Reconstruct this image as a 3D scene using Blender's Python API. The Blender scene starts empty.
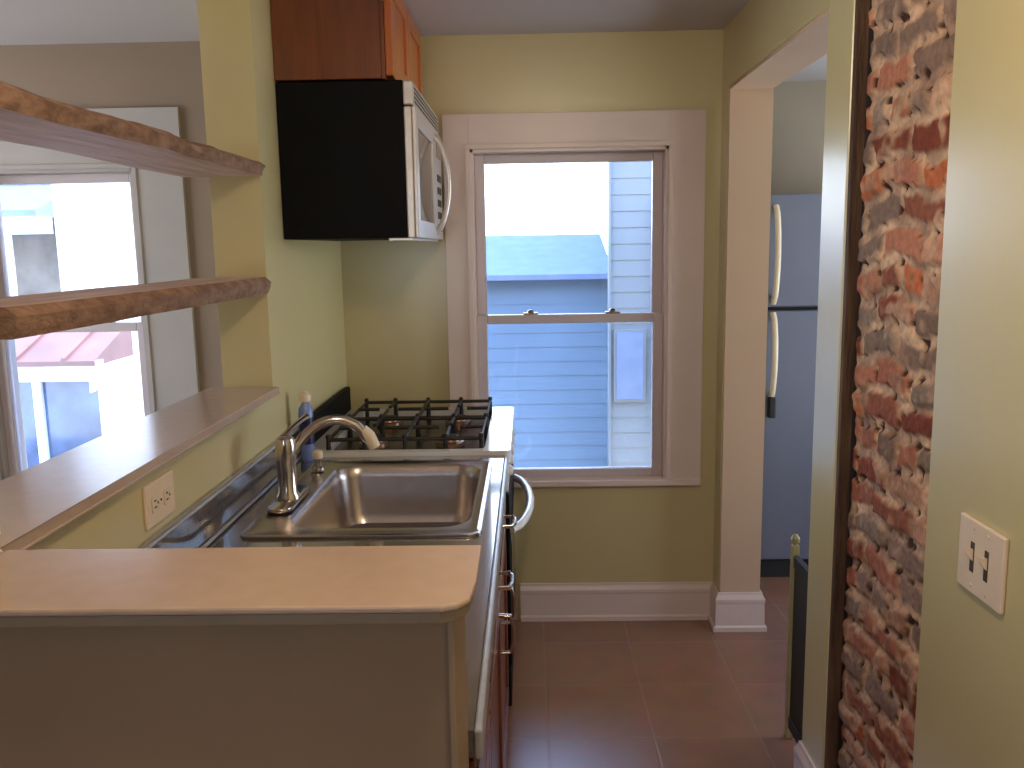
import bpy, bmesh, math, random
from mathutils import Vector, Matrix, noise
random.seed(4)
PI = math.pi
col = bpy.context.scene.collection
sc = bpy.context.scene

# ------------------------------------------------------------------ materials
def srgb(r, g, b):
    f = lambda c: (c/255/12.92) if c/255 <= .04045 else ((c/255+.055)/1.055)**2.4
    return (f(r), f(g), f(b), 1)

def mat(name, color, rough=.5, metal=0, var=.06, scale=6, bump=0, bscale=40, spec=.5, coat=0, coat_r=.1,
        stretch=(1, 1, 1), color2=None, emit=None, es=0):
    m = bpy.data.materials.new(name); m.use_nodes = True
    nt = m.node_tree; n = nt.nodes; l = nt.links
    b = n['Principled BSDF']
    b.inputs['Roughness'].default_value = rough
    b.inputs['Metallic'].default_value = metal
    b.inputs['Specular IOR Level'].default_value = spec
    b.inputs['Coat Weight'].default_value = coat
    b.inputs['Coat Roughness'].default_value = coat_r
    tc = n.new('ShaderNodeTexCoord'); mp = n.new('ShaderNodeMapping')
    mp.inputs['Scale'].default_value = stretch
    l.new(tc.outputs['Object'], mp.inputs['Vector'])
    nz = n.new('ShaderNodeTexNoise'); nz.inputs['Scale'].default_value = scale; nz.inputs['Detail'].default_value = 5
    l.new(mp.outputs[0], nz.inputs['Vector'])
    mx = n.new('ShaderNodeMix'); mx.data_type = 'RGBA'
    c2 = color2 if color2 else tuple(max(0, c*(1-var*2)) for c in color[:3])+(1,)
    c1 = color if color2 else tuple(min(1, c*(1+var)) for c in color[:3])+(1,)
    mx.inputs[6].default_value = c1; mx.inputs[7].default_value = c2
    rp = n.new('ShaderNodeMapRange'); rp.inputs[1].default_value = .35; rp.inputs[2].default_value = .65
    l.new(nz.outputs['Fac'], rp.inputs[0]); l.new(rp.outputs[0], mx.inputs[0])
    l.new(mx.outputs[2], b.inputs['Base Color'])
    if bump:
        nb = n.new('ShaderNodeTexNoise'); nb.inputs['Scale'].default_value = bscale; nb.inputs['Detail'].default_value = 4
        l.new(mp.outputs[0], nb.inputs['Vector'])
        bp = n.new('ShaderNodeBump'); bp.inputs['Strength'].default_value = bump; bp.inputs['Distance'].default_value = .01
        l.new(nb.outputs['Fac'], bp.inputs['Height']); l.new(bp.outputs[0], b.inputs['Normal'])
    if emit:
        b.inputs['Emission Color'].default_value = emit; b.inputs['Emission Strength'].default_value = es
    return m

M = {}
M['wall'] = mat('olive_yellow_paint', srgb(202, 188, 138), .30, var=.02, scale=2, bump=.10, bscale=9, spec=1)
M['jamb'] = mat('tan_jamb_paint', srgb(208, 178, 148), .5, var=.02, scale=2)
M['room_wall'] = mat('beige_room_paint', srgb(146, 124, 104), .6, var=.03, scale=2)
M['pantry_wall'] = mat('grey_beige_paint', srgb(156, 142, 122), .6, var=.03, scale=2)
M['panel'] = mat('tan_bar_panel', srgb(142, 118, 92), .55, var=.04, scale=3)
M['panel_trim'] = mat('tan_panel_trim', srgb(146, 124, 98), .5, var=.02)
M['shaded_trim'] = mat('shaded_trim_paint', srgb(178, 168, 162), .45, var=.02)  # darker copy of the white trim, shade on the casing put into colour
M['ceiling'] = mat('ceiling_paint', srgb(196, 188, 188), .6, var=.02, scale=2)
M['trim'] = mat('white_trim_paint', srgb(226, 206, 196), .3, var=.02, scale=3)
M['sash'] = mat('sash_paint', srgb(205, 190, 190), .35, var=.02, scale=3)
M['laminate'] = mat('bar_laminate', srgb(184, 160, 142), .2, var=.02, scale=30, spec=1, stretch=(1, 1, 1))
M['laminate_edge'] = mat('bar_laminate_edge', srgb(138, 120, 100), .45, var=.03, scale=20)
M['counter'] = mat('charcoal_laminate', srgb(84, 80, 84), .12, var=.15, scale=60, spec=1, coat=1, coat_r=.06)
M['counter'].node_tree.nodes['Principled BSDF'].inputs['Coat IOR'].default_value = 1.8
M['counter_edge'] = mat('counter_edge_band', srgb(176, 178, 186), .3, var=.05, scale=30, metal=.35)
M['steel'] = mat('brushed_steel', srgb(190, 180, 176), .27, metal=1, var=.04, scale=40, stretch=(1, 12, 1))
M['chrome'] = mat('chrome', srgb(205, 196, 188), .16, metal=1, var=.02)
M['stainless'] = mat('micro_stainless', srgb(214, 206, 200), .36, metal=.6, var=.04, scale=30, stretch=(1, 10, 1))
M['enamel'] = mat('white_enamel', srgb(228, 226, 222), .14, var=.01, spec=.7)
M['black'] = mat('black_metal', srgb(13, 13, 15), .6, var=.1, scale=8, spec=.12)
M['black_gloss'] = mat('black_glass', srgb(10, 10, 12), .08, var=.1, spec=.6)
M['iron'] = mat('cast_iron', srgb(30, 25, 22), .42, var=.2, scale=60, bump=.3, bscale=200)
M['brass'] = mat('burner_brass', srgb(150, 118, 96), .35, metal=.9, var=.1, scale=20)
M['burnt_tray'] = mat('burner_tray', srgb(66, 50, 42), .22, metal=.6, var=.3, scale=14)
M['cream'] = mat('cream_plastic', srgb(222, 204, 176), .35, var=.02)
M['ivory'] = mat('ivory_switch_plastic', srgb(226, 205, 180), .3, var=.02)
M['slot'] = mat('slot_dark', srgb(70, 58, 50), .5, var=.1)
M['blue_soap'] = mat('blue_bottle', srgb(120, 140, 196), .2, var=.05)
M['navy'] = mat('navy_label', srgb(24, 26, 74), .3, var=.1)
M['rubber'] = mat('dark_rubber', srgb(34, 32, 32), .6, var=.1)
M['fridge'] = mat('fridge_silver', srgb(134, 138, 156), .35, metal=.55, var=.03, scale=3)
M['gate'] = mat('olive_gate_paint', srgb(166, 158, 112), .45, var=.06, scale=10)
M['drain'] = mat('drain_metal', srgb(120, 105, 95), .3, metal=1, var=.1)

def wood(name, c1, c2, rough, st, bump=.15, coat=0, sc_=4):
    return mat(name, c1, rough, color2=c2, scale=sc_, stretch=st, bump=bump, bscale=18, coat=coat)
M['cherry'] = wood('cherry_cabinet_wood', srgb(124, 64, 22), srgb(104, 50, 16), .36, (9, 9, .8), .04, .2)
M['cherry_lit'] = wood('cherry_lit_wood', srgb(190, 104, 46), srgb(170, 86, 34), .33, (9, 9, .8), .04, .3)  # brighter cherry copy, light falling on the doors put into the colour
M['base_wood'] = wood('base_cabinet_wood', srgb(128, 74, 60), srgb(98, 50, 38), .3, (9, 9, .8), .04, .3)
M['shelf_wood'] = wood('rough_plank_wood', srgb(204, 172, 148), srgb(176, 142, 118), .6, (12, 1.2, 12), .6, 0, 3)
M['bark'] = wood('live_edge_wood', srgb(160, 126, 102), srgb(122, 92, 72), .75, (6, 4, 9), .4, 0, 6)
M['raw_stud'] = wood('raw_stud_wood', srgb(98, 72, 50), srgb(66, 44, 30), .75, (8, 8, 1), .5, 0, 5)
M['gap_shade'] = mat('gap_shade', srgb(36, 20, 12), .8, var=.2)  # near-black brown that paints the shade inside the gap

def floor_material():
    m = bpy.data.materials.new('brown_floor_tile'); m.use_nodes = True
    nt = m.node_tree; n = nt.nodes; l = nt.links; b = n['Principled BSDF']
    tc = n.new('ShaderNodeTexCoord'); mp = n.new('ShaderNodeMapping')
    mp.inputs['Location'].default_value = (-.045, -2.612, 0)
    l.new(tc.outputs['Object'], mp.inputs['Vector'])
    br = n.new('ShaderNodeTexBrick'); br.offset = 0; br.squash = 1
    br.inputs['Scale'].default_value = 1; br.inputs['Mortar Size'].default_value = .004
    br.inputs['Mortar Smooth'].default_value = .3
    br.inputs['Brick Width'].default_value = .338; br.inputs['Row Height'].default_value = .345
    br.inputs['Color1'].default_value = srgb(150, 102, 76); br.inputs['Color2'].default_value = srgb(140, 94, 70)
    br.inputs['Mortar'].default_value = srgb(154, 110, 86)
    l.new(mp.outputs[0], br.inputs['Vector'])
    nz = n.new('ShaderNodeTexNoise'); nz.inputs['Scale'].default_value = 9; nz.inputs['Detail'].default_value = 6
    l.new(tc.outputs['Object'], nz.inputs['Vector'])
    mx = n.new('ShaderNodeMix'); mx.data_type = 'RGBA'; mx.blend_type = 'MULTIPLY'; mx.inputs[0].default_value = .35
    l.new(br.outputs['Color'], mx.inputs[6]); l.new(nz.outputs['Color'], mx.inputs[7])
    hs = n.new('ShaderNodeHueSaturation'); hs.inputs['Value'].default_value = 1.15; hs.inputs['Saturation'].default_value = .95
    l.new(mx.outputs[2], hs.inputs['Color']); l.new(hs.outputs[0], b.inputs['Base Color'])
    b.inputs['Roughness'].default_value = .27; b.inputs['Specular IOR Level'].default_value = 1
    bp = n.new('ShaderNodeBump'); bp.inputs['Strength'].default_value = .25; bp.inputs['Distance'].default_value = .003
    bp.invert = True
    ad = n.new('ShaderNodeMath'); ad.operation = 'MULTIPLY_ADD'; ad.inputs[1].default_value = -.4
    l.new(nz.outputs['Fac'], ad.inputs[0]); l.new(br.outputs['Fac'], ad.inputs[2])
    l.new(ad.outputs[0], bp.inputs['Height']); l.new(bp.outputs[0], b.inputs['Normal'])
    return m
M['tile'] = floor_material()

def glass_material():
    m = bpy.data.materials.new('window_glass'); m.use_nodes = True
    nt = m.node_tree; n = nt.nodes; l = nt.links; n.remove(n['Principled BSDF'])
    t = n.new('ShaderNodeBsdfTransparent'); g = n.new('ShaderNodeBsdfGlossy'); g.inputs['Roughness'].default_value = .03
    t.inputs[0].default_value = (.96, .98, 1, 1)
    f = n.new('ShaderNodeFresnel'); f.inputs[0].default_value = 1.45
    ms = n.new('ShaderNodeMixShader')
    l.new(f.outputs[0], ms.inputs[0]); l.new(t.outputs[0], ms.inputs[1]); l.new(g.outputs[0], ms.inputs[2])
    l.new(ms.outputs[0], n['Material Output'].inputs[0])
    return m
M['glass'] = glass_material()

def brick_material():
    m = bpy.data.materials.new('old_brick_and_mortar'); m.use_nodes = True
    nt = m.node_tree; n = nt.nodes; l = nt.links; b = n['Principled BSDF']
    at = n.new('ShaderNodeAttribute'); at.attribute_name = 'brick_colour'
    nz = n.new('ShaderNodeTexNoise'); nz.inputs['Scale'].default_value = 60; nz.inputs['Detail'].default_value = 6
    tc = n.new('ShaderNodeTexCoord'); l.new(tc.outputs['Object'], nz.inputs['Vector'])
    mr = n.new('ShaderNodeMapRange'); mr.inputs[1].default_value = .3; mr.inputs[2].default_value = .7
    mr.inputs[3].default_value = .78; mr.inputs[4].default_value = 1.2
    l.new(nz.outputs['Fac'], mr.inputs[0])
    mx = n.new('ShaderNodeVectorMath'); mx.operation = 'SCALE'
    l.new(at.outputs['Color'], mx.inputs[0]); l.new(mr.outputs[0], mx.inputs['Scale'])
    l.new(mx.outputs[0], b.inputs['Base Color'])
    b.inputs['Roughness'].default_value = .9; b.inputs['Specular IOR Level'].default_value = .2
    bp = n.new('ShaderNodeBump'); bp.inputs['Strength'].default_value = .5; bp.inputs['Distance'].default_value = .004
    l.new(nz.outputs['Fac'], bp.inputs['Height']); l.new(bp.outputs[0], b.inputs['Normal'])
    return m
M['brick'] = brick_material()

# ------------------------------------------------------------------ mesh helpers
class MB:
    def __init__(s): s.bm = bmesh.new()
    def box(s, x0, x1, y0, y1, z0, z1, bev=0, seg=2):
        x0, x1 = sorted((x0, x1)); y0, y1 = sorted((y0, y1)); z0, z1 = sorted((z0, z1))
        v = [s.bm.verts.new((x, y, z)) for x in (x0, x1) for y in (y0, y1) for z in (z0, z1)]
        fs = [s.bm.faces.new([v[i] for i in q]) for q in
              ((0, 1, 3, 2), (4, 6, 7, 5), (0, 4, 5, 1), (2, 3, 7, 6), (0, 2, 6, 4), (1, 5, 7, 3))]
        if bev:
            es = list({e for f in fs for e in f.edges})
            bmesh.ops.bevel(s.bm, geom=es, offset=bev, segments=seg, profile=.5, affect='EDGES')
        return s
    def tube(s, pts, r, seg=12, cap=True, flat=1):
        pts = [Vector(p) for p in pts]; n = len(pts)
        rs = r if isinstance(r, (list, tuple)) else [r]*n
        rings = []; prev = None
        for i, p in enumerate(pts):
            t = (pts[min(i+1, n-1)]-pts[max(i-1, 0)]).normalized()
            if prev is None:
                a = Vector((0, 0, 1)) if abs(t.z) < .9 else Vector((1, 0, 0))
                prev = (a-t*a.dot(t)).normalized()
            else:
                prev = (prev-t*prev.dot(t)).normalized()
            q = t.cross(prev)
            rings.append([s.bm.verts.new(p+(prev*math.cos(k*2*PI/seg)*flat+q*math.sin(k*2*PI/seg))*rs[i]) for k in range(seg)])
        for a, b in zip(rings, rings[1:]):
            for k in range(seg):
                s.bm.faces.new((a[k], a[(k+1) % seg], b[(k+1) % seg], b[k]))
        if cap:
            s.bm.faces.new(rings[0][::-1]); s.bm.faces.new(rings[-1])
        return s
    def lathe(s, prof, loc=(0, 0, 0), seg=24, axis='Z', sx=1, sy=1):
        rings = []
        for r, h in prof:
            ring = []
            for k in range(seg):
                a = 2*PI*k/seg; c, d = r*math.cos(a)*sx, r*math.sin(a)*sy
                p = {'Z': (c, d, h), 'X': (h, c, d), 'Y': (c, h, d)}[axis]
                ring.append(s.bm.verts.new((p[0]+loc[0], p[1]+loc[1], p[2]+loc[2])))
            rings.append(ring)
        for a, b in zip(rings, rings[1:]):
            for k in range(seg):
                s.bm.faces.new((a[k], a[(k+1) % seg], b[(k+1) % seg], b[k]))
        s.bm.faces.new(rings[0][::-1]); s.bm.faces.new(rings[-1])
        return s
    def prism(s, pts, a0, a1, axis='Z', bev=0):
        # polygon extruded along axis; pts are the two other coordinates in order
        f = {'Z': lambda p, h: (p[0], p[1], h), 'X': lambda p, h: (h, p[0], p[1]), 'Y': lambda p, h: (p[0], h, p[1])}[axis]
        A = [s.bm.verts.new(f(p, a0)) for p in pts]; B = [s.bm.verts.new(f(p, a1)) for p in pts]
        fs = [s.bm.faces.new(A[::-1]), s.bm.faces.new(B)]
        n = len(pts)
        for i in range(n): fs.append(s.bm.faces.new((A[i], A[(i+1) % n], B[(i+1) % n], B[i])))
        if bev:
            es = list({e for q in fs[:2] for e in q.edges})
            bmesh.ops.bevel(s.bm, geom=es, offset=bev, segments=2, profile=.5, affect='EDGES')
        return s
    def build(s, name, m, parent=None, smooth=False):
        bmesh.ops.recalc_face_normals(s.bm, faces=s.bm.faces)
        me = bpy.data.meshes.new(name); s.bm.to_mesh(me); s.bm.free()
        for mm in (m if isinstance(m, list) else [m]): me.materials.append(mm)
        if smooth:
            for p in me.polygons: p.use_smooth = True
            me.set_sharp_from_angle(angle=math.radians(35))
        o = bpy.data.objects.new(name, me); col.objects.link(o)
        if parent:
            o.parent = parent
            o.matrix_parent_inverse = Matrix.Translation(-parent.location) if parent.type == 'EMPTY' else Matrix.Identity(4)
        return o

def thing(name, label, cat, loc=(0, 0, 0), group=None):
    o = bpy.data.objects.new(name, None); col.objects.link(o); o.location = loc
    o.empty_display_size = .05
    o['label'] = label; o['category'] = cat
    if group: o['group'] = group
    return o
def tag(o, label, cat, group=None):
    o['label'] = label; o['category'] = cat
    if group: o['group'] = group
    return o
def struct(o, label=None):
    o['kind'] = 'structure'
    if label: o['label'] = label
    return o
def rrect(x0, x1, y0, y1, r, n=6):
    pts = []
    for cx, cy, a0 in ((x1-r, y1-r, 0), (x0+r, y1-r, PI/2), (x0+r, y0+r, PI), (x1-r, y0+r, 1.5*PI)):
        for k in range(n+1):
            a = a0+k*PI/2/n; pts.append((cx+r*math.cos(a), cy+r*math.sin(a)))
    return pts

# key dimensions
YF = 3.525       # far wall inner face
XL = -.741       # kitchen left wall face
XR = .757        # kitchen right wall face
CZ = 2.36        # ceiling
RX0, RY0 = -3.7, -1.9   # the room around the camera

# ------------------------------------------------------------------ shell
struct(MB().box(RX0-.2, 2.7, RY0-.2, 4.8, -.1, 0).build('floor', M['tile']), 'brown square tile floor')
b = MB().box(RX0-.2, .757, RY0-.2, YF+.2, CZ, CZ+.12); b.box(.757, 2.7, RY0-.2, 4.8, CZ, CZ+.12)
struct(b.build('ceiling', M['ceiling']), 'pale flat ceiling')

# far (exterior) wall with two window openings
def far_wall(x0, x1, ox0, ox1, oz0, oz1, name, m, lab):
    b = MB()
    b.box(x0, ox0, YF, YF+.16, 0, CZ); b.box(ox1, x1, YF, YF+.16, 0, CZ)
    b.box(ox0, ox1, YF, YF+.16, 0, oz0); b.box(ox0, ox1, YF, YF+.16, oz1, CZ)
    return struct(b.build(name, m), lab)
KW = (-.225, .560, .600, 1.940)     # kitchen window rough opening x0 x1 z0 z1
LW = (-2.20, -1.535, .56, 1.895)    # living room window opening
far_wall(-.885, .925, *KW, 'wall_back', M['wall'], 'olive yellow wall around the kitchen window')
far_wall(RX0-.2, -.885, *LW, 'wall_back_living', M['room_wall'], 'beige wall of the next room around its window')

# left partition: half wall, post, header and the cross wall under the bar
b = MB()
b.box(-.885, XL, 1.10, 2.50, 0, 1.149)
b.box(-.885, XL, 2.50, YF, 0, CZ)
b.box(-.885, XL, 1.17, 2.50, 2.235, CZ)
b.box(-.885, XL, .94, 1.17, 1.175, CZ)
struct(b.build('wall_left', M['wall']), 'olive yellow partition with a shelf opening over a half wall')
struct(MB().box(-.885, -.097, .945, 1.10, 0, 1.149).build('wall_bar', M['panel']), 'tan half wall under the front bar top')
struct(MB().box(-.097, -.089, .940, 1.10, 0, 1.149, .001).build('trim_1', M['panel_trim']), 'light corner strip at the end of the bar half wall')

# right wall with opening; recess for the brick
b = MB()
b.box(XR, .925, RY0, 1.640, 0, CZ, .004)
b.box(.80, .925, 1.640, 2.145, 0, CZ)
b.box(XR, .925, 2.145, 2.320, 0, CZ, .004)
b.box(XR, .925, 3.420, YF, 0, CZ)
b.box(XR, .925, 2.320, 3.420, 2.135, CZ)
struct(b.build('wall_right', M['wall']), 'olive yellow wall with a wide opening and a brick strip')
b = MB()
b.box(XR+.004, .921, 3.408, 3.420, .0, 2.123)
b.box(XR+.004, .921, 2.320, 3.420, 2.123, 2.135)
struct(b.build('trim_2', M['jamb']), 'tan painted lining of the opening')

# camera room: back and left walls, and the pantry shell; openings added for daylight
def wall_with_window(axis, pos, a0, a1, oa0, oa1, oz0, oz1, name, m, th=.14):
    b = MB()
    def bx(u0, u1, z0, z1):
        if axis == 'X': b.box(pos, pos-th, u0, u1, z0, z1)
        else: b.box(u0, u1, pos, pos-th, z0, z1)
    bx(a0, oa0, 0, CZ); bx(oa1, a1, 0, CZ); bx(oa0, oa1, 0, oz0); bx(oa0, oa1, oz1, CZ)
    return struct(b.build(name, m))
wall_with_window('X', RX0, RY0, YF, .9, 3.3, .4, 2.2, 'wall_left_living', M['room_wall'])
wall_with_window('Y', RY0, RX0, XR, -1.15, -.45, .85, 2.0, 'wall_front', M['room_wall'])
b = MB(); b.box(.925, 1.80, 4.66, 4.78, 0, CZ); b.box(1.80, 2.5, 4.66, 4.78, 0, .5); b.box(1.80, 2.5, 4.66, 4.78, 2.1, CZ); b.box(2.5, 2.6, 1.4, 2.3, 0, CZ); b.box(2.5, 2.6, 3.8, 4.78, 0, CZ); b.box(2.5, 2.6, 2.3, 3.8, 0, .5); b.box(2.5, 2.6, 2.3, 3.8, 2.1, CZ); b.box(2.6, 4.0, 2.0, 4.1, 2.16, 2.22); b.box(.925, 2.5, 1.4, 1.5, 0, CZ)  # unseen openings added to brighten the pantry, awning added to block sun
b.box(.80, .925, YF+.16, 4.78, 0, CZ)
struct(b.build('wall_pantry', M['pantry_wall']), 'grey beige walls of the room with the refrigerator, with openings and awning added for its light')

# baseboards
def baseboard(name, pts, lab):
    # profile swept along a polyline in plan; the room is on the right of the walk
    prof = [(0, 0), (.024, 0), (.024, .018), (.016, .024), (.014, .115), (.016, .122), (.016, .134), (.008, .150), (.006, .160), (0, .160)]
    bm = bmesh.new(); P = [Vector((x, y, 0)) for x, y in pts]; rings = []
    for i, p in enumerate(P):
        ds = []
        if i > 0: ds.append((P[i]-P[i-1]).normalized())
        if i < len(P)-1: ds.append((P[i+1]-P[i]).normalized())
        ns = [Vector((d.y, -d.x, 0)) for d in ds]
        nn = sum(ns, Vector()).normalized(); k = 1/max(.3, nn.dot(ns[0]))
        rings.append([bm.verts.new(p+nn*o*k+Vector((0, 0, h))) for o, h in prof])
    for a, c in zip(rings, rings[1:]):
        for j in range(len(prof)-1): bm.faces.new((a[j], a[j+1], c[j+1], c[j]))
    bm.faces.new(rings[0]); bm.faces.new(rings[-1][::-1])
    s = MB(); s.bm.free(); s.bm = bm
    return struct(s.build(name, M['trim']), lab)
baseboard('baseboard_back', [(-.05, YF), (XR, YF), (XR, 3.408), (.925, 3.408), (.925, 3.6)], 'white baseboard under the window and round the jamb')
baseboard('baseboard_right', [(.80, 2.320), (XR, 2.320), (XR, 2.15)], 'white baseboard on the near jamb')
baseboard('baseboard_living', [(RX0, YF), (-.885, YF)], 'white baseboard of the next room')

# ------------------------------------------------------------------ windows
def frame_ring(b, x0, x1, z0, z1, w, y0, y1, bev=.003, wt=None, wb=None):
    wt = w if wt is None else wt; wb = w if wb is None else wb
    b.box(x0, x0+w, y0, y1, z0, z1, bev); b.box(x1-w, x1, y0, y1, z0, z1, bev)
    b.box(x0+w, x1-w, y0, y1, z1-wt, z1, bev); b.box(x0+w, x1-w, y0, y1, z0, z0+wb, bev)
def make_window(idx, op, cas, rail, casw_b, lab, cm='trim'):
    x0, x1, z0, z1 = op; cx0, cx1, cz0, cz1 = cas
    b = MB()
    # casing boards with a raised outer bead and inner stop
    b.box(cx0, x0+.004, YF-.020, YF, z0, cz1, .001); b.box(x1-.004, cx1, YF-.020, YF, z0, cz1, .001)
    b.box(x0+.004, x1-.004, YF-.020, YF, z1-.004, cz1, .001)
    b.box(cx0, cx1, YF-.030, YF+.03, cz0, z0+.010, .004)
    for xa in (x0-.010, x1-.008): b.box(xa, xa+.018, YF-.027, YF-.018, z0+.01, z1-.006, .001)
    b.box(x0-.010, x1+.010, YF-.027, YF-.018, z1-.006, z1+.012, .001)
    # frame lining through the wall
    b.box(x0-.001, x0+.018, YF-.012, YF+.16, z0, z1); b.box(x1-.018, x1+.001, YF-.012, YF+.16, z0, z1)
    b.box(x0, x1, YF-.012, YF+.16, z1-.018, z1+.001); b.box(x0, x1, YF+.02, YF+.18, z0-.001, z0+.012)
    w = struct(b.build('window_%d' % idx, M[cm]), lab)
    for nm, za, zb, ya in (('upper_sash', rail-.018, z1-.018, YF+.062), ('lower_sash', z0+.012, rail+.018, YF+.022)):
        s = MB(); frame_ring(s, x0+.018, x1-.018, za, zb, .040, ya, ya+.036, .003,
                             wt=.036, wb=.034)
        so = s.build(nm, M['sash'], w)
        MB().box(x0+.054, x1-.054, ya+.016, ya+.020, za+.030, zb-.032).build('pane', M['glass'], so)
        if nm == 'lower_sash':
            for fx in (.30, .72):
                lx = x0+(x1-x0)*fx
                lk = MB().box(lx-.030, lx+.030, ya-.002, ya+.034, rail+.018, rail+.026, .003)
                lk.lathe([(.012, 0), (.014, .006), (.006, .012)], (lx, ya+.018, rail+.026), 12)
                lk.build('sash_lock', M['chrome'], so)
    return w
make_window(1, KW, (-.322, .694, .583, 2.066), 1.268, .02, 'white double hung window at the end of the kitchen')
make_window(2, LW, (-2.39, -1.345, .47, 2.115), 1.262, .02, 'white double hung window of the next room', 'shaded_trim')
# unseen windows added to the camera's room for their daylight: plain frames
b = MB()
for y0, y1 in ((.9, 2.1), (2.1, 3.3)):
    for z0, z1 in ((.4, 1.3), (1.3, 2.2)):
        x = RX0-.07
        b.box(x, x+.04, y0, y0+.05, z0, z1); b.box(x, x+.04, y1-.05, y1, z0, z1)
        b.box(x, x+.04, y0, y1, z0, z0+.04); b.box(x, x+.04, y0, y1, z1-.04, z1)
struct(b.build('window_3', M['sash']), 'added unseen window bringing daylight in from the left')
b = MB(); frame_ring(b, -1.15, -.45, .85, 2.0, .05, RY0-.08, RY0-.04)
struct(b.build('window_4', M['sash']), 'added unseen window frame behind the camera for frontal daylight')

# ------------------------------------------------------------------ bar top (L shaped raised ledge)
LZ0, LZ1 = 1.150, 1.172
t = thing('bar_top', 'tan laminate raised bar top running along the half wall and across the front', 'countertop', (-.4, 1.0, LZ0))
b = MB(); b.prism([(-.925, .914), (-.702, .914), (-.702, 1.11), (-.715, 1.12), (-.722, 2.498), (-.925, 2.498)], LZ0, LZ1, 'Z', .003)
b.build('ledge_board', M['laminate'], t)
pts = [(-.700, .914), (-.100, .914), (-.082, .922), (-.070, .940), (-.066, .985), (-.066, 1.115), (-.700, 1.115)]
MB().prism(pts, LZ0+.013, LZ1, 'Z', .003).build('front_board', M['laminate'], t)
pts = [(-.925, .917), (-.102, .917), (-.085, .925), (-.074, .942), (-.070, .985), (-.070, 1.112), (-.925, 1.112)]
MB().prism(pts, LZ0-.001, LZ0+.0125, 'Z', .002).build('edge_band', M['laminate_edge'], t)

# ------------------------------------------------------------------ shelves on the left
def live_shelf(name, x0, x1, y0, y1, z0, z1, amp, seed, lab):
    bm = bmesh.new(); n = 150; rings = []
    for i in range(n+1):
        y = y0+(y1-y0)*i/n
        d = lambda k, f=5, a=1: noise.noise(Vector((y*f, k*3.1+seed, 0)))*amp*a
        zt = z1+d(1, 3)*.35; zb = z0+d(2, 3)*.3
        fr = x1+d(3, 6)
        ring = [(x0, zb), (x0, zt), ((x0+x1)/2, zt), (fr-.016+d(7, 14, .5), zt), (fr+d(4, 22, .5), zt-(zt-zb)*.30+d(9, 18, .2)),
                (fr-.004+d(5, 18, .7), zt-(zt-zb)*.68), (fr-.010+d(8, 16, .4), zb), ((x0+x1)/2, zb)]
        rings.append([bm.verts.new((x, y, z)) for x, z in ring])
    m = len(rings[0])
    for a, c in zip(rings, rings[1:]):
        for k in range(m):
            f = bm.faces.new((a[k], a[(k+1) % m], c[(k+1) % m], c[k]))
            f.material_index = 1 if k in (3, 4, 5) else 0
    bm.faces.new(rings[0]).material_index = 1; bm.faces.new(rings[-1][::-1])
    s = MB(); s.bm.free(); s.bm = bm
    o = s.build(name, [M['shelf_wood'], M['bark']], None, True)
    return tag(o, lab, 'shelf', 'rough wooden shelves across the opening')
live_shelf('wooden_shelf', -.955, -.728, 1.17, 2.499, 1.766, 1.804, .012, 3, 'upper rough live-edge wooden shelf across the opening')
live_shelf('wooden_shelf', -.935, -.726, 1.24, 2.499, 1.440, 1.486, .005, 8, 'lower straight-edged wooden shelf above the bar top')

# ------------------------------------------------------------------ counter, backsplash
CT = .914
SX0, SX1, SY0, SY1 = -.668, -.112, 1.900, 2.612          # sink outer rim
def ring_mesh(outer, inner, z0, z1, bev=0):
    """plate with a hole; same point counts"""
    b = MB(); bm = b.bm; n = len(outer)
    L = [[bm.verts.new((x, y, z)) for x, y in ring] for ring in (outer, inner) for z in (z0, z1)]
    o0, o1, i0, i1 = L
    for k in range(n):
        j = (k+1) % n
        bm.faces.new((o0[k], o0[j], o1[j], o1[k])); bm.faces.new((i0[k], i1[k], i1[j], i0[j]))
        bm.faces.new((o1[k], o1[j], i1[j], i1[k])); bm.faces.new((o0[k], i0[k], i0[j], o0[j]))
    return b
t = thing('kitchen_countertop', 'glossy charcoal laminate countertop with the sink set into it', 'countertop', (-.4, 1.9, .87))
outer = [(-.082, 2.690), (XL, 2.690), (XL, 1.102), (-.082, 1.102)]
inner = [(SX1-.015, SY1-.015), (SX0+.015, SY1-.015), (SX0+.015, SY0+.015), (SX1-.015, SY0+.015)]
ring_mesh(outer, inner, .874, CT).build('counter_surface', M['counter'], t)
MB().box(XL, -.082, 3.475, YF-.001, .874, CT).build('filler_strip', M['counter'], t)
b = MB(); b.box(-.0818, -.070, 1.102, 2.690, .870, CT-.0005, .004); b.box(-.0818, -.070, 3.475, YF-.032, .870, CT-.0005, .004)
b.build('front_edge', M['counter_edge'], t)
b = MB(); b.box(XL+.0005, -.722, 1.102, 2.690, CT, 1.014, .004)
b.build('backsplash', M['counter'], t)
b = MB(); b.tube([(-.7185, 1.102, CT+.006), (-.7185, 2.690, CT+.006)], .0045, 8); b.tube([(-.7215, 1.102, 1.011), (-.7215, 2.690, 1.011)], .004, 8)
b.build('backsplash_glint', M['counter_edge'], t)  # pale strips stand in for reflections along the backsplash edges

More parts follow.
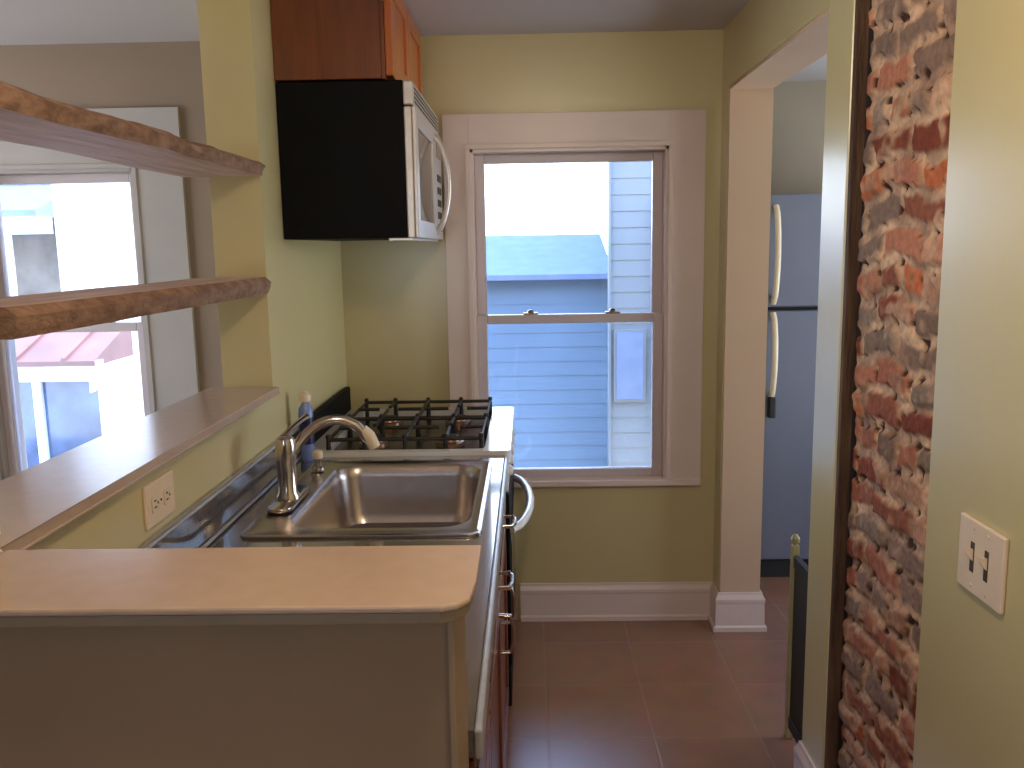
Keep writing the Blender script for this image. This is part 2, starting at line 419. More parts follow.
# ------------------------------------------------------------------ sink
t = thing('kitchen_sink', 'single bowl stainless steel drop-in sink in the countertop', 'sink', (-.39, 2.27, CT))
BX0, BX1, BY0, BY1 = -.572, -.150, 1.975, 2.560
N = 8
bm = bmesh.new()
def loop(x0, x1, y0, y1, r, z): return [bm.verts.new((x, y, z)) for x, y in rrect(x0, x1, y0, y1, r, N)]
lo = [loop(SX0, SX1, SY0, SY1, .035, CT+.0005), loop(SX0+.003, SX1-.003, SY0+.003, SY1-.003, .034, CT+.007),
      loop(SX0+.012, SX1-.012, SY0+.012, SY1-.012, .03, CT+.008), loop(SX0+.018, SX1-.018, SY0+.018, SY1-.018, .03, CT+.004),
      loop(BX0-.006, BX1+.006, BY0-.006, BY1+.006, .075, CT+.003), loop(BX0, BX1, BY0, BY1, .07, CT-.003),
      loop(BX0+.006, BX1-.006, BY0+.006, BY1-.006, .068, CT-.03), loop(BX0+.016, BX1-.016, BY0+.016, BY1-.016, .065, CT-.14),
      loop(BX0+.028, BX1-.028, BY0+.028, BY1-.028, .06, CT-.165), loop(BX0+.055, BX1-.055, BY0+.055, BY1-.055, .05, CT-.176),
      loop(-.361-.05, -.361+.05, 2.267-.05, 2.267+.05, .0499, CT-.180)]
for a, c in zip(lo, lo[1:]):
    for k in range(len(a)): bm.faces.new((a[k], a[(k+1) % len(a)], c[(k+1) % len(a)], c[k]))
bm.faces.new(lo[-1])
s = MB(); s.bm.free(); s.bm = bm
bowl = s.build('bowl', M['steel'], t, True)
so = bowl.modifiers.new('thick', 'SOLIDIFY'); so.thickness = .0012; so.offset = -1
dr = MB().lathe([(.045, -.001), (.045, .003), (.040, .004), (.036, .001), (.012, .001), (.010, .010), (.004, .012)], (-.361, 2.267, CT-.178), 24).build('drain_strainer', M['drain'], t, True)

# ------------------------------------------------------------------ faucet
FX, FY, FZ = -.622, 2.175, CT+.0085
t = thing('kitchen_faucet', 'chrome kitchen faucet with an arched spout behind the sink bowl', 'faucet', (FX, FY, FZ))
MB().prism(rrect(FX-.030, FX+.030, FY-.105, FY+.125, .029, 6), FZ, FZ+.010, 'Z', .003).build('deck_plate', M['chrome'], t, True)
MB().lathe([(.031, .010), (.030, .018), (.024, .028), (.023, .10), (.025, .118), (.026, .150), (.022, .166), (.012, .174)], (FX, FY, FZ), 24).build('body', M['chrome'], t, True)
def smooth_path(ctrl, n=5):
    P = [Vector(p) for p in ctrl]; P = [P[0]*2-P[1]]+P+[P[-1]*2-P[-2]]; out = []
    for i in range(1, len(P)-2):
        for k in range(n):
            q = k/n; a, b_, c, d = P[i-1:i+3]
            out.append(.5*((2*b_)+(-a+c)*q+(2*a-5*b_+4*c-d)*q*q+(-a+3*b_-3*c+d)*q**3))
    return out+[P[-2]]
sp = smooth_path([(-.622, 2.185, .975), (-.612, 2.20, 1.040), (-.570, 2.225, 1.097), (-.512, 2.245, 1.121), (-.460, 2.26, 1.104), (-.428, 2.27, 1.062)])
MB().tube(sp, [.015]*3+[.0135]*(len(sp)-3), 14).build('spout', M['chrome'], t, True)
e = Vector(sp[-1])
MB().tube([e+Vector((-.014, -.003, .028)), e+Vector((.002, 0, .010)), e+Vector((.016, .004, -.022))], [.0150, .0175, .0160], 16).build('spray_head', M['cream'], t, True)
MB().tube([(FX-.002, FY, FZ+.168), (FX+.006, FY+.03, FZ+.182), (FX+.022, FY+.085, FZ+.196), (FX+.03, FY+.11, FZ+.200)], [.013, .010, .009, .011], 12, flat=.7).build('lever_handle', M['chrome'], t, True)
t = thing('soap_dispenser', 'small chrome pump knob on the sink deck beyond the faucet', 'soap dispenser', (-.622, 2.50, FZ))
MB().lathe([(.019, 0), (.018, .008), (.011, .012), (.011, .035)], (-.622, 2.50, FZ), 18).build('collar', M['chrome'], t, True)
MB().lathe([(.014, .035), (.016, .045), (.015, .055), (.006, .060)], (-.622, 2.50, FZ), 18).build('knob', M['cream'], t, True)

# bottle of dish soap between sink and range
bx, by = -.689, 2.650
t = thing('dish_soap_bottle', 'blue dish soap bottle with a cream cap standing behind the faucet', 'bottle', (bx, by, CT))
k = .86
MB().lathe([(.020*k, 0), (.0245*k, .006), (.0255*k, .06), (.0245*k, .10), (.0262*k, .145), (.024*k, .165), (.013*k, .180), (.012*k, .186)], (bx, by, CT+.0003), 24).build('bottle_body', M['blue_soap'], t, True)
MB().lathe([(.0262*k, .055), (.0266*k, .06), (.0266*k, .135), (.0266*k, .138)], (bx, by, CT), 24).build('bottle_label', M['navy'], t, True)
MB().lathe([(.0155, .186), (.020, .188), (.0195, .208), (.012, .214), (.008, .218)], (bx, by, CT), 20).build('cap', M['cream'], t, True)

# ------------------------------------------------------------------ base cabinet below the sink
t = thing('sink_base_cabinet', 'reddish brown wooden base cabinet below the kitchen sink', 'cabinet', (-.4, 1.9, 0))
b = MB()
b.box(-.725, -.10, 1.104, 1.122, .10, .873); b.box(-.725, -.10, 2.672, 2.690, .10, .873)
b.box(-.725, -.10, 1.122, 2.672, .10, .118); b.box(-.725, -.712, 1.122, 2.672, .118, .873)
b.box(-.725, -.15, 1.104, 2.690, 0, .10)
b.box(-.118, -.10, 1.122, 2.672, .70, .715); b.box(-.118, -.10, 1.122, 2.672, .845, .873)
b.box(-.118, -.10, 1.49, 1.53, .118, .845); b.box(-.118, -.10, 2.10, 2.14, .118, .845)
b.build('cabinet_body', M['base_wood'], t)
def pull(y, z, par, vertical=False, x=-.080):
    if vertical: pts = [(x, y, z-.048), (x+.026, y, z-.046), (x+.034, y, z-.02), (x+.034, y, z+.02), (x+.026, y, z+.046), (x, y, z+.048)]
    else: pts = [(x, y-.048, z), (x+.026, y-.046, z), (x+.034, y-.02, z), (x+.034, y+.02, z), (x+.026, y+.046, z), (x, y+.048, z)]
    MB().tube(pts, .0055, 10).build('handle', M['chrome'], par, True)
for i, (ya, yb) in enumerate(((1.112, 1.505), (1.515, 2.115), (2.125, 2.682))):
    d = MB().box(-.0995, -.082, ya, yb, .722, .862, .003); d.box(-.082, -.078, ya+.03, yb-.03, .75, .835, .002)
    do = d.build('drawer', M['base_wood'], t); (pull((ya+yb)/2 if i != 1 else 1.96, .79, do) if i else None)
    d = MB(); frame_ring(d, 0, 1, 0, 1, .05, 0, 1) if False else None
    y0, y1, z0, z1, w = ya, yb, .112, .712, .06
    for q in ((y0, y0+w, z0, z1), (y1-w, y1, z0, z1), (y0+w, y1-w, z0, z0+w), (y0+w, y1-w, z1-w, z1)): d.box(-.0995, -.080, q[0], q[1], q[2], q[3], .002)
    d.box(-.097, -.088, y0+w, y1-w, z0+w, z1-w)
    do = d.build('door', M['base_wood'], t); (pull(ya+.04 if i == 2 else yb-.12, .64, do, True) if i else None)

# ------------------------------------------------------------------ range
RY, RY2 = 2.698, 3.468
t = thing('gas_range', 'white and black gas range with cast iron grates below the window', 'stove', (-.4, 3.08, 0))
b = MB(); b.box(-.715, -.108, RY, RY2, .04, .885)
for x in (-.68, -.16):
    for y in (RY+.05, RY2-.05): b.lathe([(.018, 0), (.018, .04)], (x, y, 0), 12)
b.build('range_body', M['black'], t)
# cooktop with raised rim
o = rrect(-.715, -.062, RY, RY2, .02, 4); i_ = rrect(-.655, -.145, RY+.035, RY2-.035, .03, 4)
b = ring_mesh(o, i_, .886, .926)
b.build('cooktop', M['enamel'], t)
MB().prism(rrect(-.654, -.146, RY+.036, RY2-.036, .03, 4), .888, .900).build('burner_tray', M['burnt_tray'], t)
MB().box(-.738, -.7155, RY+.004, RY2-.004, .88, 1.018, .006).build('backguard', M['black'], t)
MB().box(-.1075, -.070, RY+.002, RY2-.002, .79, .885, .006).build('control_panel', M['enamel'], t)
for k in range(5):
    y = RY+.09+k*.148
    MB().lathe([(.018, 0), (.018, .004), (.014, .012), (.010, .014)], (-.070, y, .84), 18, 'X').build('control_knob', M['enamel'], t, True)
d = MB().box(-.1075, -.068, RY+.003, RY2-.003, .20, .785, .006).build('oven_door', M['black'], t)
MB().box(-.0679, -.0655, RY+.10, RY2-.10, .33, .60, .001).build('door_window', M['black_gloss'], d)
hp = []
for k in range(17):
    q = k/16; hp.append((-.066+.064*math.sin(PI*q)**.55, RY+.06+(RY2-RY-.12)*q, .650))
MB().tube(hp, .015, 12).build('door_handle', M['enamel'], d, True)
MB().box(-.1075, -.072, RY+.003, RY2-.003, .06, .194, .005).build('storage_drawer', M['black'], t)
for gx in (-.53, -.27):
    for gy in (RY+.21, RY2-.21):
        bn = MB().lathe([(.050, .900), (.048, .912), (.038, .916), (.036, .922)], (gx, gy, 0), 24).build('burner', M['brass'], t, True)
        MB().lathe([(.032, .9222), (.034, .927), (.030, .933), (.010, .935)], (gx, gy, 0), 24).build('burner_cap', M['iron'], bn, True)
for g, (ya, yb) in enumerate(((RY+.045, (RY+RY2)/2-.003), ((RY+RY2)/2+.003, RY2-.045))):
    b = MB(); xa, xb = -.645, -.155; z = .958; r = .0065
    ym = (ya+yb)/2
    b.tube([(xa, ya, z), (xb, ya, z), (xb, yb, z), (xa, yb, z), (xa, ya, z)], r, 8)
    for x in (-.53, -.40, -.27): b.tube([(x, ya, z), (x, ym-.028 if x != -.40 else yb, z+.006)], r, 8)
    for x in (-.53, -.27): b.tube([(x, yb, z), (x, ym+.028, z+.006)], r, 8)
    for x0_, x1_ in ((xa, -.565), (-.495, -.305), (-.235, xb)): b.tube([(x0_, ym, z+.003), (x1_, ym, z+.003)], r, 8)
    for x in (xa, -.53, -.40, -.27, xb):
        for y in (ya, yb): b.tube([(x, y, z), (x, y, .9005)], [.007, .009], 8); b.lathe([(.008, 0), (.009, .006), (.006, .014)], (x, y, z+.003), 8)
    b.build('grate', M['iron'], t, True)

# ------------------------------------------------------------------ microwave and cabinet above
MY, MY2, MZ0, MZ1 = 2.700, 3.462, 1.592, 2.052
t = thing('over_range_microwave', 'black sided microwave with a stainless door hung under the wooden cabinet', 'microwave', (-.55, 3.08, MZ0))
MB().box(XL+.0005, -.362, MY, MY2, MZ0, MZ1, .004).build('microwave_body', M['black'], t)
d = MB(); d.box(-.3615, -.338, MY-.002, MY2, MZ0-.002, MZ1-.075, .004)
y0, y1, z0, z1, w = MY-.002, 3.250, MZ0-.002, MZ1-.075, .055
dd = MB()
for q in ((y0, y0+w, z0, z1), (y1-w-.02, y1, z0, z1), (y0+w, y1-w-.02, z0, z0+w), (y0+w, y1-w-.02, z1-w, z1)): dd.box(-.3375, -.326, *q, .003)
dr_ = dd.build('door', M['stainless'], t)
d.build('door_frame', M['stainless'], t)
MB().box(-.3375, -.331, y0+w+.001, y1-w-.021, z0+w+.001, z1-w-.001).build('door_window', M['black_gloss'], dr_)
hp = []
for k in range(15):
    q = k/14; hp.append((-.330+.052*math.sin(PI*q)**.6, y1-.030, z0+.02+(z1-z0-.04)*q))
MB().tube(hp, .010, 12).build('handle', M['stainless'], dr_, True)
cp = MB().box(-.3375, -.326, y1+.004, MY2, z0, z1, .003).build('control_panel', M['stainless'], t)
MB().box(-.3258, -.3245, y1+.03, MY2-.03, z1-.09, z1-.03).build('display', M['black_gloss'], cp)
b = MB()
for r_ in range(5):
    for c_ in range(3): b.box(-.3258, -.324, y1+.04+c_*.045, y1+.072+c_*.045, z0+.03+r_*.045, z0+.055+r_*.045, .002)
b.build('keypad', M['slot'], cp)
b = MB(); b.box(-.3615, -.333, MY-.002, MY2, MZ1-.072, MZ1-.002, .004)
v = b.build('vent_grille', M['stainless'], t)
b = MB()
for k in range(4): b.box(-.3328, -.3315, MY+.04, MY2-.04, MZ1-.060+k*.013, MZ1-.054+k*.013)
b.build('vent_slot', M['slot'], v)
b = MB(); b.box(-.42, -.345, MY+.0, MY2-.0, MZ0-.010, MZ0-.0005, .002); b.build('bottom_lip', M['stainless'], t)

t = thing('wall_cabinet', 'reddish wooden wall cabinet above the microwave', 'cabinet', (-.58, 3.08, 2.055))
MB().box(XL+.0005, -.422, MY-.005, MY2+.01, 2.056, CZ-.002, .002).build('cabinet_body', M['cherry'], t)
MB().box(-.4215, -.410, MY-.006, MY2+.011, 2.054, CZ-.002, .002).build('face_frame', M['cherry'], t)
for i, (ya, yb) in enumerate(((MY-.004, 3.078), (3.084, MY2+.008))):
    y0, y1, z0, z1, w = ya, yb, 2.064, CZ-.006, .055
    d = MB()
    for q in ((y0, y0+w, z0, z1), (y1-w, y1, z0, z1), (y0+w, y1-w, z0, z0+w), (y0+w, y1-w, z1-w, z1)): d.box(-.4095, -.388, *q, .004)
    d.box(-.407, -.396, y0+w, y1-w, z0+w, z1-w)
    d.build('door', M['cherry_lit'], t)

# ------------------------------------------------------------------ outlet on half wall, switch on right wall
t = thing('wall_outlet', 'cream outlet plate low on the half wall above the backsplash', 'electrical outlet', (XL, 1.68, 1.07))
MB().box(XL, XL+.006, 1.612, 1.748, 1.032, 1.118, .002).build('cover_plate', M['ivory'], t)
for y in (1.652, 1.708):
    r_ = MB().prism([(a, c) for a, c in rrect(y-.017, y+.017, 1.058, 1.092, .008, 3)], XL+.006, XL+.0085, 'X').build('receptacle', M['cream'], t)
    b = MB(); b.box(XL+.0085, XL+.0092, y-.008, y+.002, 1.080, 1.083); b.box(XL+.0085, XL+.0092, y-.008, y+.002, 1.067, 1.070); b.lathe([(.0028, XL+.0085), (.0028, XL+.0092)], (0, y+.009, 1.075), 8, 'X')
    b.build('slot', M['slot'], r_)
MB().lathe([(.003, XL+.006), (.0025, XL+.0075)], (0, 1.68, 1.075), 10, 'X').build('screw', M['chrome'], t)

t = thing('double_light_switch', 'ivory double toggle light switch plate on the right wall', 'light switch', (XR, 1.425, 1.02))
MB().box(XR-.009, XR-.0003, 1.350, 1.494, .962, 1.090, .003).build('cover_plate', M['ivory'], t)
for y in (1.398, 1.444):
    b = MB(); b.box(XR-.0100, XR-.009, y-.006, y+.006, 1.000, 1.052); b.build('toggle_slot', M['slot'], t)
    MB().prism([(XR-.010, 1.020), (XR-.022, 1.034), (XR-.022, 1.042), (XR-.010, 1.040)], y-.004, y+.004, 'Y').build('toggle', M['cream'], t)
for y in (1.398, 1.444):
    for z in (.976, 1.076): MB().lathe([(.0032, XR-.0105), (.0035, XR-.009)], (0, y, z), 10, 'X').build('screw', M['cream'], t)

# ------------------------------------------------------------------ exposed brick strip, furring strip
def brick_strip():
    y0, y1, z0, z1 = 1.6405, 2.098, .0, CZ-.001
    ny, nz = 112, 560; bm = bmesh.new(); cl = bm.loops.layers.color.new('brick_colour') if False else None
    cols = []; G = []
    H, Lb, mo = .072, .19, .009
    rnd = random.Random(11); tab = {}
    pal = [srgb(168, 104, 80), srgb(178, 116, 90), srgb(154, 92, 70), srgb(190, 106, 66), srgb(140, 112, 96), srgb(172, 126, 100), srgb(130, 66, 46), srgb(146, 122, 104), srgb(182, 118, 90), srgb(140, 114, 98)]
    def info(r, c):
        if (r, c) not in tab:
            tab[(r, c)] = (rnd.choice(pal), rnd.uniform(-.010, .008), rnd.uniform(-.008, .008), rnd.uniform(-.010, .010), rnd.uniform(.8, 1.15))
        return tab[(r, c)]
    mort = srgb(214, 176, 142); mort2 = srgb(158, 126, 104); dark = srgb(66, 44, 36)
    for i in range(nz+1):
        row = []
        for j in range(ny+1):
            z = z0+(z1-z0)*i/nz; y = y0+(y1-y0)*j/ny
            wz = z+.026*noise.noise(Vector((y*6, z*3, 2)))+.009*noise.noise(Vector((y*25, z*25, 5)))
            wy = y+.022*noise.noise(Vector((y*3, z*9, 7)))+.009*noise.noise(Vector((y*22, z*22, 9)))
            r = math.floor(wz/H); off = (r % 2)*Lb/2+(r*.37 % 1)*.05
            L = Lb if r % 5 else Lb*.52
            c = math.floor((wy+off)/L)
            fz = wz-r*H; fy = (wy+off)-c*L
            ccol, dz, dy, dep, br = info(r, c)
            e = min(fz-mo/2-max(0, dz), H-mo/2-fz+min(0, dz), fy-mo/2, L-mo/2-fy)
            e2 = e+.007*noise.noise(Vector((y*45, z*45, 3)))
            k = max(0, min(1, e2/.010))
            smear = noise.noise(Vector((y*9, z*9, 13)))+.55*noise.noise(Vector((y*30, z*30, 17)))
            sm = max(0, min(1, (smear-.10)*4))
            h = .006*k+dep*.4*k+.002*noise.noise(Vector((y*70, z*70, 21)))+.006*noise.noise(Vector((y*7, z*7, 1)))+.003*noise.noise(Vector((y*32, z*32, 8)))
            h += sm*.003
            mc = tuple(a*(1-q)+b_*q for q in (max(0, min(1, .5+1.3*noise.noise(Vector((y*12, z*12, 31))))),) for a, b_ in zip(mort, mort2))
            q = k*(1-.62*sm)
            cc = tuple(m_*(1-q)+a*br*q for m_, a in zip(mc, ccol))
            pit = noise.noise(Vector((y*38, z*38, 51)))
            if pit > .22 and k < .9:
                h -= .006; w = min(1, (pit-.22)*6); cc = tuple(a*(1-w)+b_*w for a, b_ in zip(cc, dark))
            edge = min(y-y0, y1-y)
            row.append(bm.verts.new((.786-h, y, z))); cols.append(cc[:3]+(1,))
        G.append(row)
    for i in range(nz):
        for j in range(ny): bm.faces.new((G[i][j], G[i+1][j], G[i+1][j+1], G[i][j+1]))
    # sides and back
    B = [[bm.verts.new((.7995, y0+(y1-y0)*j/ny, z)) for j in (0, ny)] for z in (z0, z1)]
    cols += [srgb(120, 90, 72)]*4
    bm.faces.new([G[i][ny] for i in range(nz+1)]+[B[1][1], B[0][1]])
    bm.faces.new([G[i][0] for i in range(nz, -1, -1)]+[B[0][0], B[1][0]])
    bm.faces.new((B[0][0], B[0][1], B[1][1], B[1][0]))
    me = bpy.data.meshes.new('exposed_brick'); bm.to_mesh(me); bm.free()
    at = me.color_attributes.new('brick_colour', 'FLOAT_COLOR', 'POINT')
    for i, c in enumerate(cols): at.data[i].color = c
    for p in me.polygons: p.use_smooth = True
    me.materials.append(M['brick'])
    o = bpy.data.objects.new('exposed_brick_chimney', me); col.objects.link(o)
    return tag(o, 'floor to ceiling strip of rough exposed brick with smeared mortar in the right wall', 'brickwork')
brick_strip()
b = MB().box(.7605, .790, 2.126, 2.1445, 0, CZ-.001, .002)
struct(b.build('trim_3', M['raw_stud']), 'raw brown wood strip beside the brick')
struct(MB().box(.788, .7995, 2.0985, 2.1255, 0, CZ-.001).build('gap_shade_strip', M['gap_shade']), 'dark strip standing in for the shade of the gap beside the brick')  # slab coloured as the shade between brick and wood strip

# ------------------------------------------------------------------ pantry: refrigerator, gate
t = thing('refrigerator', 'grey silver top-freezer refrigerator seen through the opening', 'refrigerator', (1.4, 4.2, 0))
fx0, fx1, fy0 = 1.062, 1.72, 3.945
MB().box(fx0+.004, fx1-.004, fy0+.0655, 4.62, .03, 1.755, .006).build('fridge_body', M['fridge'], t)
MB().box(fx0+.01, fx1-.01, fy0+.03, fy0+.10, 0, .085, .003).build('kick_grille', M['rubber'], t)
MB().box(fx0+.006, fx1-.006, fy0+.05, fy0+.065, .09, 1.75).build('door_gasket', M['rubber'], t)
fr = MB().box(fx0, fx1, fy0, fy0+.0495, 1.272, 1.765, .009, 3).build('freezer_door', M['fridge'], t)
fd = MB().box(fx0, fx1, fy0, fy0+.0495, .095, 1.256, .009, 3).build('fridge_door', M['fridge'], t)
hx = fx0+.030
def fh(za, zb, par):
    pts = [(hx, fy0-.055*math.sin(PI*min(1, max(0, k/14)))**.5+.002, za+(zb-za)*k/14) for k in range(15)]
    MB().tube(pts, .013, 12, flat=.8).build('handle', M['cream'] , par, True)
fh(1.29, 1.715, fr); fh(.86, 1.245, fd)
MB().box(hx-.015, hx+.015, fy0-.040, fy0, .775, .870, .006).build('handle_grip', M['rubber'], fd)

t = thing('folded_gate', 'low olive folding gate standing open against the near jamb', 'gate', (.8, 2.5, 0))
b = MB(); b.box(.800, .822, 2.60, 2.625, .0, .640, .004); b.lathe([(.006, .64), (.013, .648), (.014, .660), (.006, .672)], (.811, 2.612, 0), 14)
b.build('end_post', M['gate'], t, False)
for z in (.04, .57): MB().box(.803, .819, 2.345, 2.60, z, z+.04, .003).build('rail', M['rubber'], t)
MB().box(.800, .822, 2.3245, 2.345, .0, .620, .003).build('hinge_post', M['rubber'], t)
MB().box(.808, .814, 2.345, 2.60, .08, .57).build('panel', M['rubber'], t)

# ------------------------------------------------------------------ ceiling lamp of the kitchen
lx, ly = .15, .75
t = thing('ceiling_light', 'flush ceiling light above the kitchen walkway', 'ceiling light', (lx, ly, CZ))
MB().lathe([(.13, -.022), (.135, -.010), (.13, -.0005)], (lx, ly, CZ), 32).build('lamp_base', M['chrome'], t, True)
M['lamp_glass'] = mat('lamp_glass', srgb(255, 240, 215), .4, emit=(1, .78, .52, 1), es=9)
MB().lathe([(.02, -.105), (.07, -.095), (.11, -.06), (.122, -.0225)], (lx, ly, CZ), 32).build('lamp_shade', M['lamp_glass'], t, True)

# ------------------------------------------------------------------ outside
def omat(n, c, r=.7, **k): return mat(n, c, r, **k)
M['o_white'] = omat('white_siding', srgb(244, 244, 244), .6, var=.01)
M['o_blue'] = omat('blue_grey_siding', srgb(118, 138, 160), .6, var=.04, scale=1.2)
M['o_grey'] = omat('grey_siding', srgb(134, 138, 142), .6, var=.04, scale=1.2)
M['o_tan'] = omat('weathered_block', srgb(146, 136, 128), .8, var=.14, scale=3)
M['o_roof'] = omat('red_metal_roof', srgb(134, 98, 94), .5, var=.08, scale=3)
M['o_roof2'] = omat('grey_shingle_roof', srgb(128, 140, 168), .8, var=.04, scale=8)
M['o_ground'] = omat('yard_gravel', srgb(170, 168, 164), .9, var=.1, scale=5)
M['o_glass'] = mat('porch_glass', srgb(80, 100, 140), .1, var=.25, scale=2.5, spec=.8)
struct(MB().box(-30, 25, YF+.3, 40, -.75, -.62).build('ground', M['o_ground']), 'pale ground outside')

def siding(b, x0, x1, y, z0, z1, h=.115):
    z = z0
    while z < z1-.001:
        zz = min(z+h, z1)
        b.prism([(y, z), (y-.007, z), (y-.001, zz), (y, zz)], x0, x1, 'X'); z += h
# neighbour house straight outside the kitchen window
t = thing('neighbour_house', 'pale blue sided house in shade just outside the kitchen window', 'house', (0, 7, -.62))
b = MB(); siding(b, -1.6, .668, 7.0, -.62, 1.30); b.box(-1.6, .668, 7.0, 9.5, -.62, 1.30); b.build('wall', M['o_blue'], t)
b = MB(); b.prism([(6.85, 1.30), (9.7, 1.30), (9.7, 1.34), (8.2, 1.66), (6.85, 1.34)], -1.65, .668, 'X'); b.build('roof', M['o_roof2'], t)
t = thing('grey_house', 'taller grey house with a white corner board at the right of the window view', 'house', (2, 6.4, -.62))
b = MB(); siding(b, .60, 2.9, 6.4, -.62, 3.4); b.prism([(.60, 6.4), (2.9, 6.4), (2.9, 9.3), (1.0, 9.3)], -.62, 3.4); b.build('wall', M['o_grey'], t)
MB().box(.585, .60, 6.38, 6.50, -.62, 3.4).build('corner_board', M['o_grey'], t)
w = MB().box(.62, .85, 6.37, 6.40, .42, .95).build('window_frame', M['o_grey'], t)
MB().box(.64, .83, 6.362, 6.37, .44, .93).build('pane', M['o_roof2'], w)
MB().box(.935, 1.02, 6.33, 6.385, -.62, 1.85, .004).build('downspout', M['o_white'], t)
MB().prism([(6.1, 3.4), (9.5, 3.4), (7.8, 4.2)], .45, 3.1, 'X').build('roof', M['o_roof2'], t)
# white sided building at left
t = thing('white_building', 'bright white building beyond the window of the next room', 'building', (-3.4, 7.6, -.62))
b = MB(); b.prism([(-3.83, 7.6), (-2.4, 9.6), (-2.6, 11.0), (-4.9, 9.2)], -.62, 3.2); b.build('wall', M['o_white'], t)
MB().prism([(-3.80, 7.45), (-2.2, 9.6), (-2.5, 11.2), (-5.1, 9.2)], 3.2, 3.3).build('roof', M['o_roof2'], t)
# sunroom with red roof
t = thing('sunroom', 'white sunroom with a red metal roof and blue glass panes', 'building', (-5, 7, -.62))
b = MB(); b.box(-8.2, -3.47, 7.0, 7.12, -.62, -.35); b.box(-8.2, -3.45, 6.98, 7.12, .54, .68)
xs = [-3.47, -4.01, -4.60, -5.2, -5.9, -6.6]
for x in xs: b.box(x-.034, x+.034, 7.0, 7.10, -.35, .54)
b.build('porch_frame', M['o_white'], t)
for a, c in zip(xs[1:], xs): MB().box(a+.034, c-.034, 7.04, 7.06, -.35, .54).build('pane', M['o_glass'], t)
b = MB(); b.prism([(6.85, .68), (6.85, .72), (7.55, .98), (7.55, .68)], -8.3, -3.44, 'X')
for k in range(12):
    x = -8.1+k*.4; b.prism([(6.85, .72), (6.85, .745), (7.55, 1.005), (7.55, .98)], x, x+.03, 'X')
b.build('roof', M['o_roof'], t)
b = MB(); b.prism([(-3.50, .72), (-3.42, .72), (-3.42, .60), (-3.46, .54), (-3.50, .46)], 6.86, 6.96, 'Y'); b.build('bracket', M['o_white'], t)
# block wall and small grey roofed porch behind it
t = thing('block_house', 'weathered pale house with a small grey porch roof behind the sunroom', 'house', (-7, 11, -.62))
MB().box(-11, -4.7, 11.5, 14, -.62, 5.0).build('wall', M['o_tan'], t)
MB().prism([(10.4, 2.0), (10.4, 2.08), (11.5, 2.45), (11.5, 2.0)], -9.0, -5.75, 'X').build('porch_roof', M['o_roof2'], t)
b = MB(); b.box(-9, -5.6, 10.38, 10.46, 1.80, 2.0); b.box(-6.25, -6.12, 10.38, 10.5, -.62, 1.80); b.box(-8.5, -8.37, 10.38, 10.5, -.62, 1.8)
b.build('porch_frame', M['o_white'], t)
MB().box(-5.62, -5.57, 11.40, 11.46, 1.0, 1.75).build('drain_pipe', M['o_grey'], t)

# ------------------------------------------------------------------ light
def area(name, loc, rot, sx, sy, e, c):
    l = bpy.data.lights.new(name, 'AREA'); l.shape = 'RECTANGLE'; l.size = sx; l.size_y = sy; l.energy = e; l.color = c
    o = bpy.data.objects.new(name, l); col.objects.link(o); o.location = loc; o.rotation_euler = rot
    return o
def portal(*a):
    o = area(*a, 1, (1, 1, 1)); o.data.cycles.is_portal = True; return o
portal('window_portal', (.17, YF+.2, 1.27), (-PI/2, 0, 0), .78, 1.34)
portal('window_portal', (-1.87, YF+.2, 1.23), (-PI/2, 0, 0), .66, 1.34)
portal('window_portal', (RX0-.2, 2.1, 1.3), (0, -PI/2, 0), 1.8, 2.4)
portal('window_portal', (-.8, RY0-.2, 1.42), (PI/2, 0, 0), .7, 1.15)

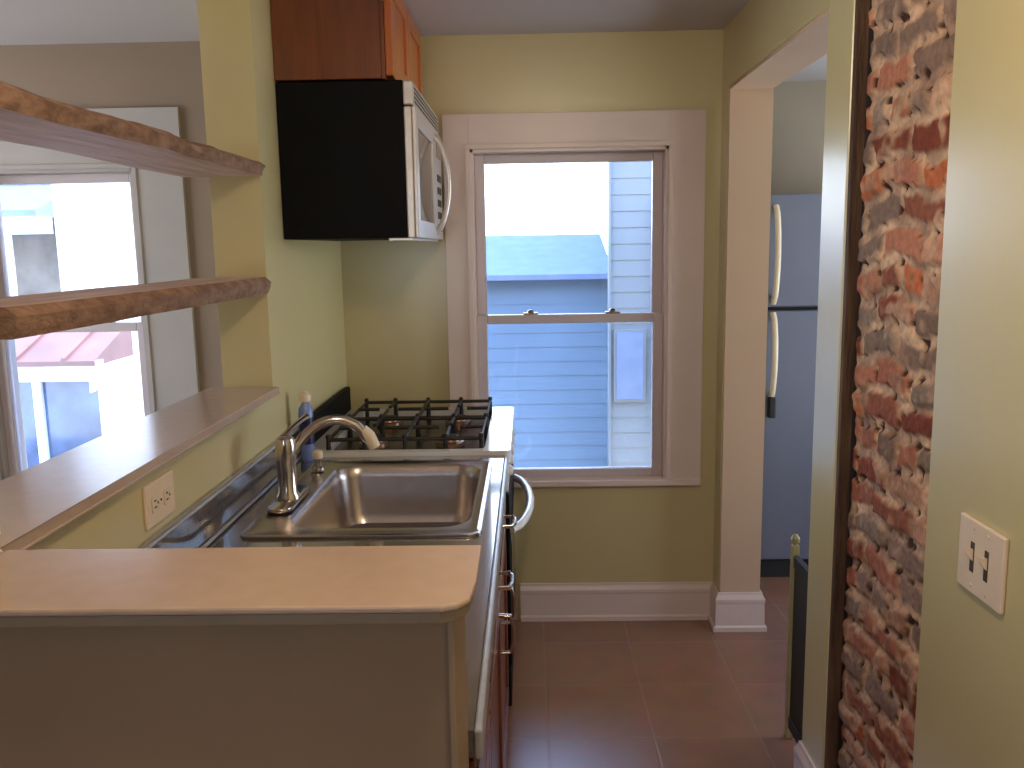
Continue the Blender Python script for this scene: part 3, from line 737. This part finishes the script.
portal('window_portal', (2.15, 4.82, 1.3), (-PI/2, 0, 0), .7, 1.6)
portal('window_portal', (2.62, 3.05, 1.3), (0, PI/2, 0), 1.6, 1.5)
pl = bpy.data.lights.new('lamp_bulb', 'POINT'); pl.energy = 21; pl.color = (1, .80, .58); pl.shadow_soft_size = .06
o = bpy.data.objects.new('lamp_bulb', pl); col.objects.link(o); o.location = (lx, ly, CZ-.16)

sun = bpy.data.lights.new('sun', 'SUN'); sun.energy = 9; sun.angle = .02; sun.color = (1, .95, .86)
o = bpy.data.objects.new('sun', sun); col.objects.link(o)
d = Vector((-.6, -.02, -.8)); o.rotation_euler = d.to_track_quat('-Z', 'Y').to_euler()

w = bpy.data.worlds.new('sky'); sc.world = w; w.use_nodes = True
nt = w.node_tree; n = nt.nodes; l = nt.links; bg = n['Background']
tc = n.new('ShaderNodeTexCoord'); sx = n.new('ShaderNodeSeparateXYZ'); l.new(tc.outputs['Generated'], sx.inputs[0])
rp = n.new('ShaderNodeValToRGB'); l.new(sx.outputs[2], rp.inputs[0])
rp.color_ramp.elements[0].position = 0; rp.color_ramp.elements[0].color = (.84, .93, 1, 1)
rp.color_ramp.elements[1].position = .7; rp.color_ramp.elements[1].color = (.30, .52, 1, 1)
l.new(rp.outputs[0], bg.inputs[0]); bg.inputs[1].default_value = 7

# ------------------------------------------------------------------ camera
cam = bpy.data.cameras.new('camera'); co = bpy.data.objects.new('camera', cam); col.objects.link(co)
cam.sensor_width = 36; cam.lens = 880/1024*36; cam.clip_start = .02; cam.clip_end = 200
r = Vector((0.99971, 0.017102, -0.016971)); u = Vector((0.014121, 0.154805, 0.987844)); f = Vector((-0.019521, 0.987797, -0.154518))
m = Matrix(((r.x, u.x, -f.x, 0), (r.y, u.y, -f.y, 0), (r.z, u.z, -f.z, 1.56), (0, 0, 0, 1)))
co.matrix_world = m
sc.camera = co

vs = sc.view_settings
sc.display_settings.display_device = 'sRGB'
vs.view_transform = 'Standard'; vs.look = 'None'; vs.gamma = 1; vs.exposure = .12; vs.use_curve_mapping = False
sc.cycles.use_denoising = True
sc.cycles.max_bounces = 10; sc.cycles.diffuse_bounces = 6; sc.cycles.transparent_max_bounces = 12
sc.cycles.sample_clamp_indirect = 6
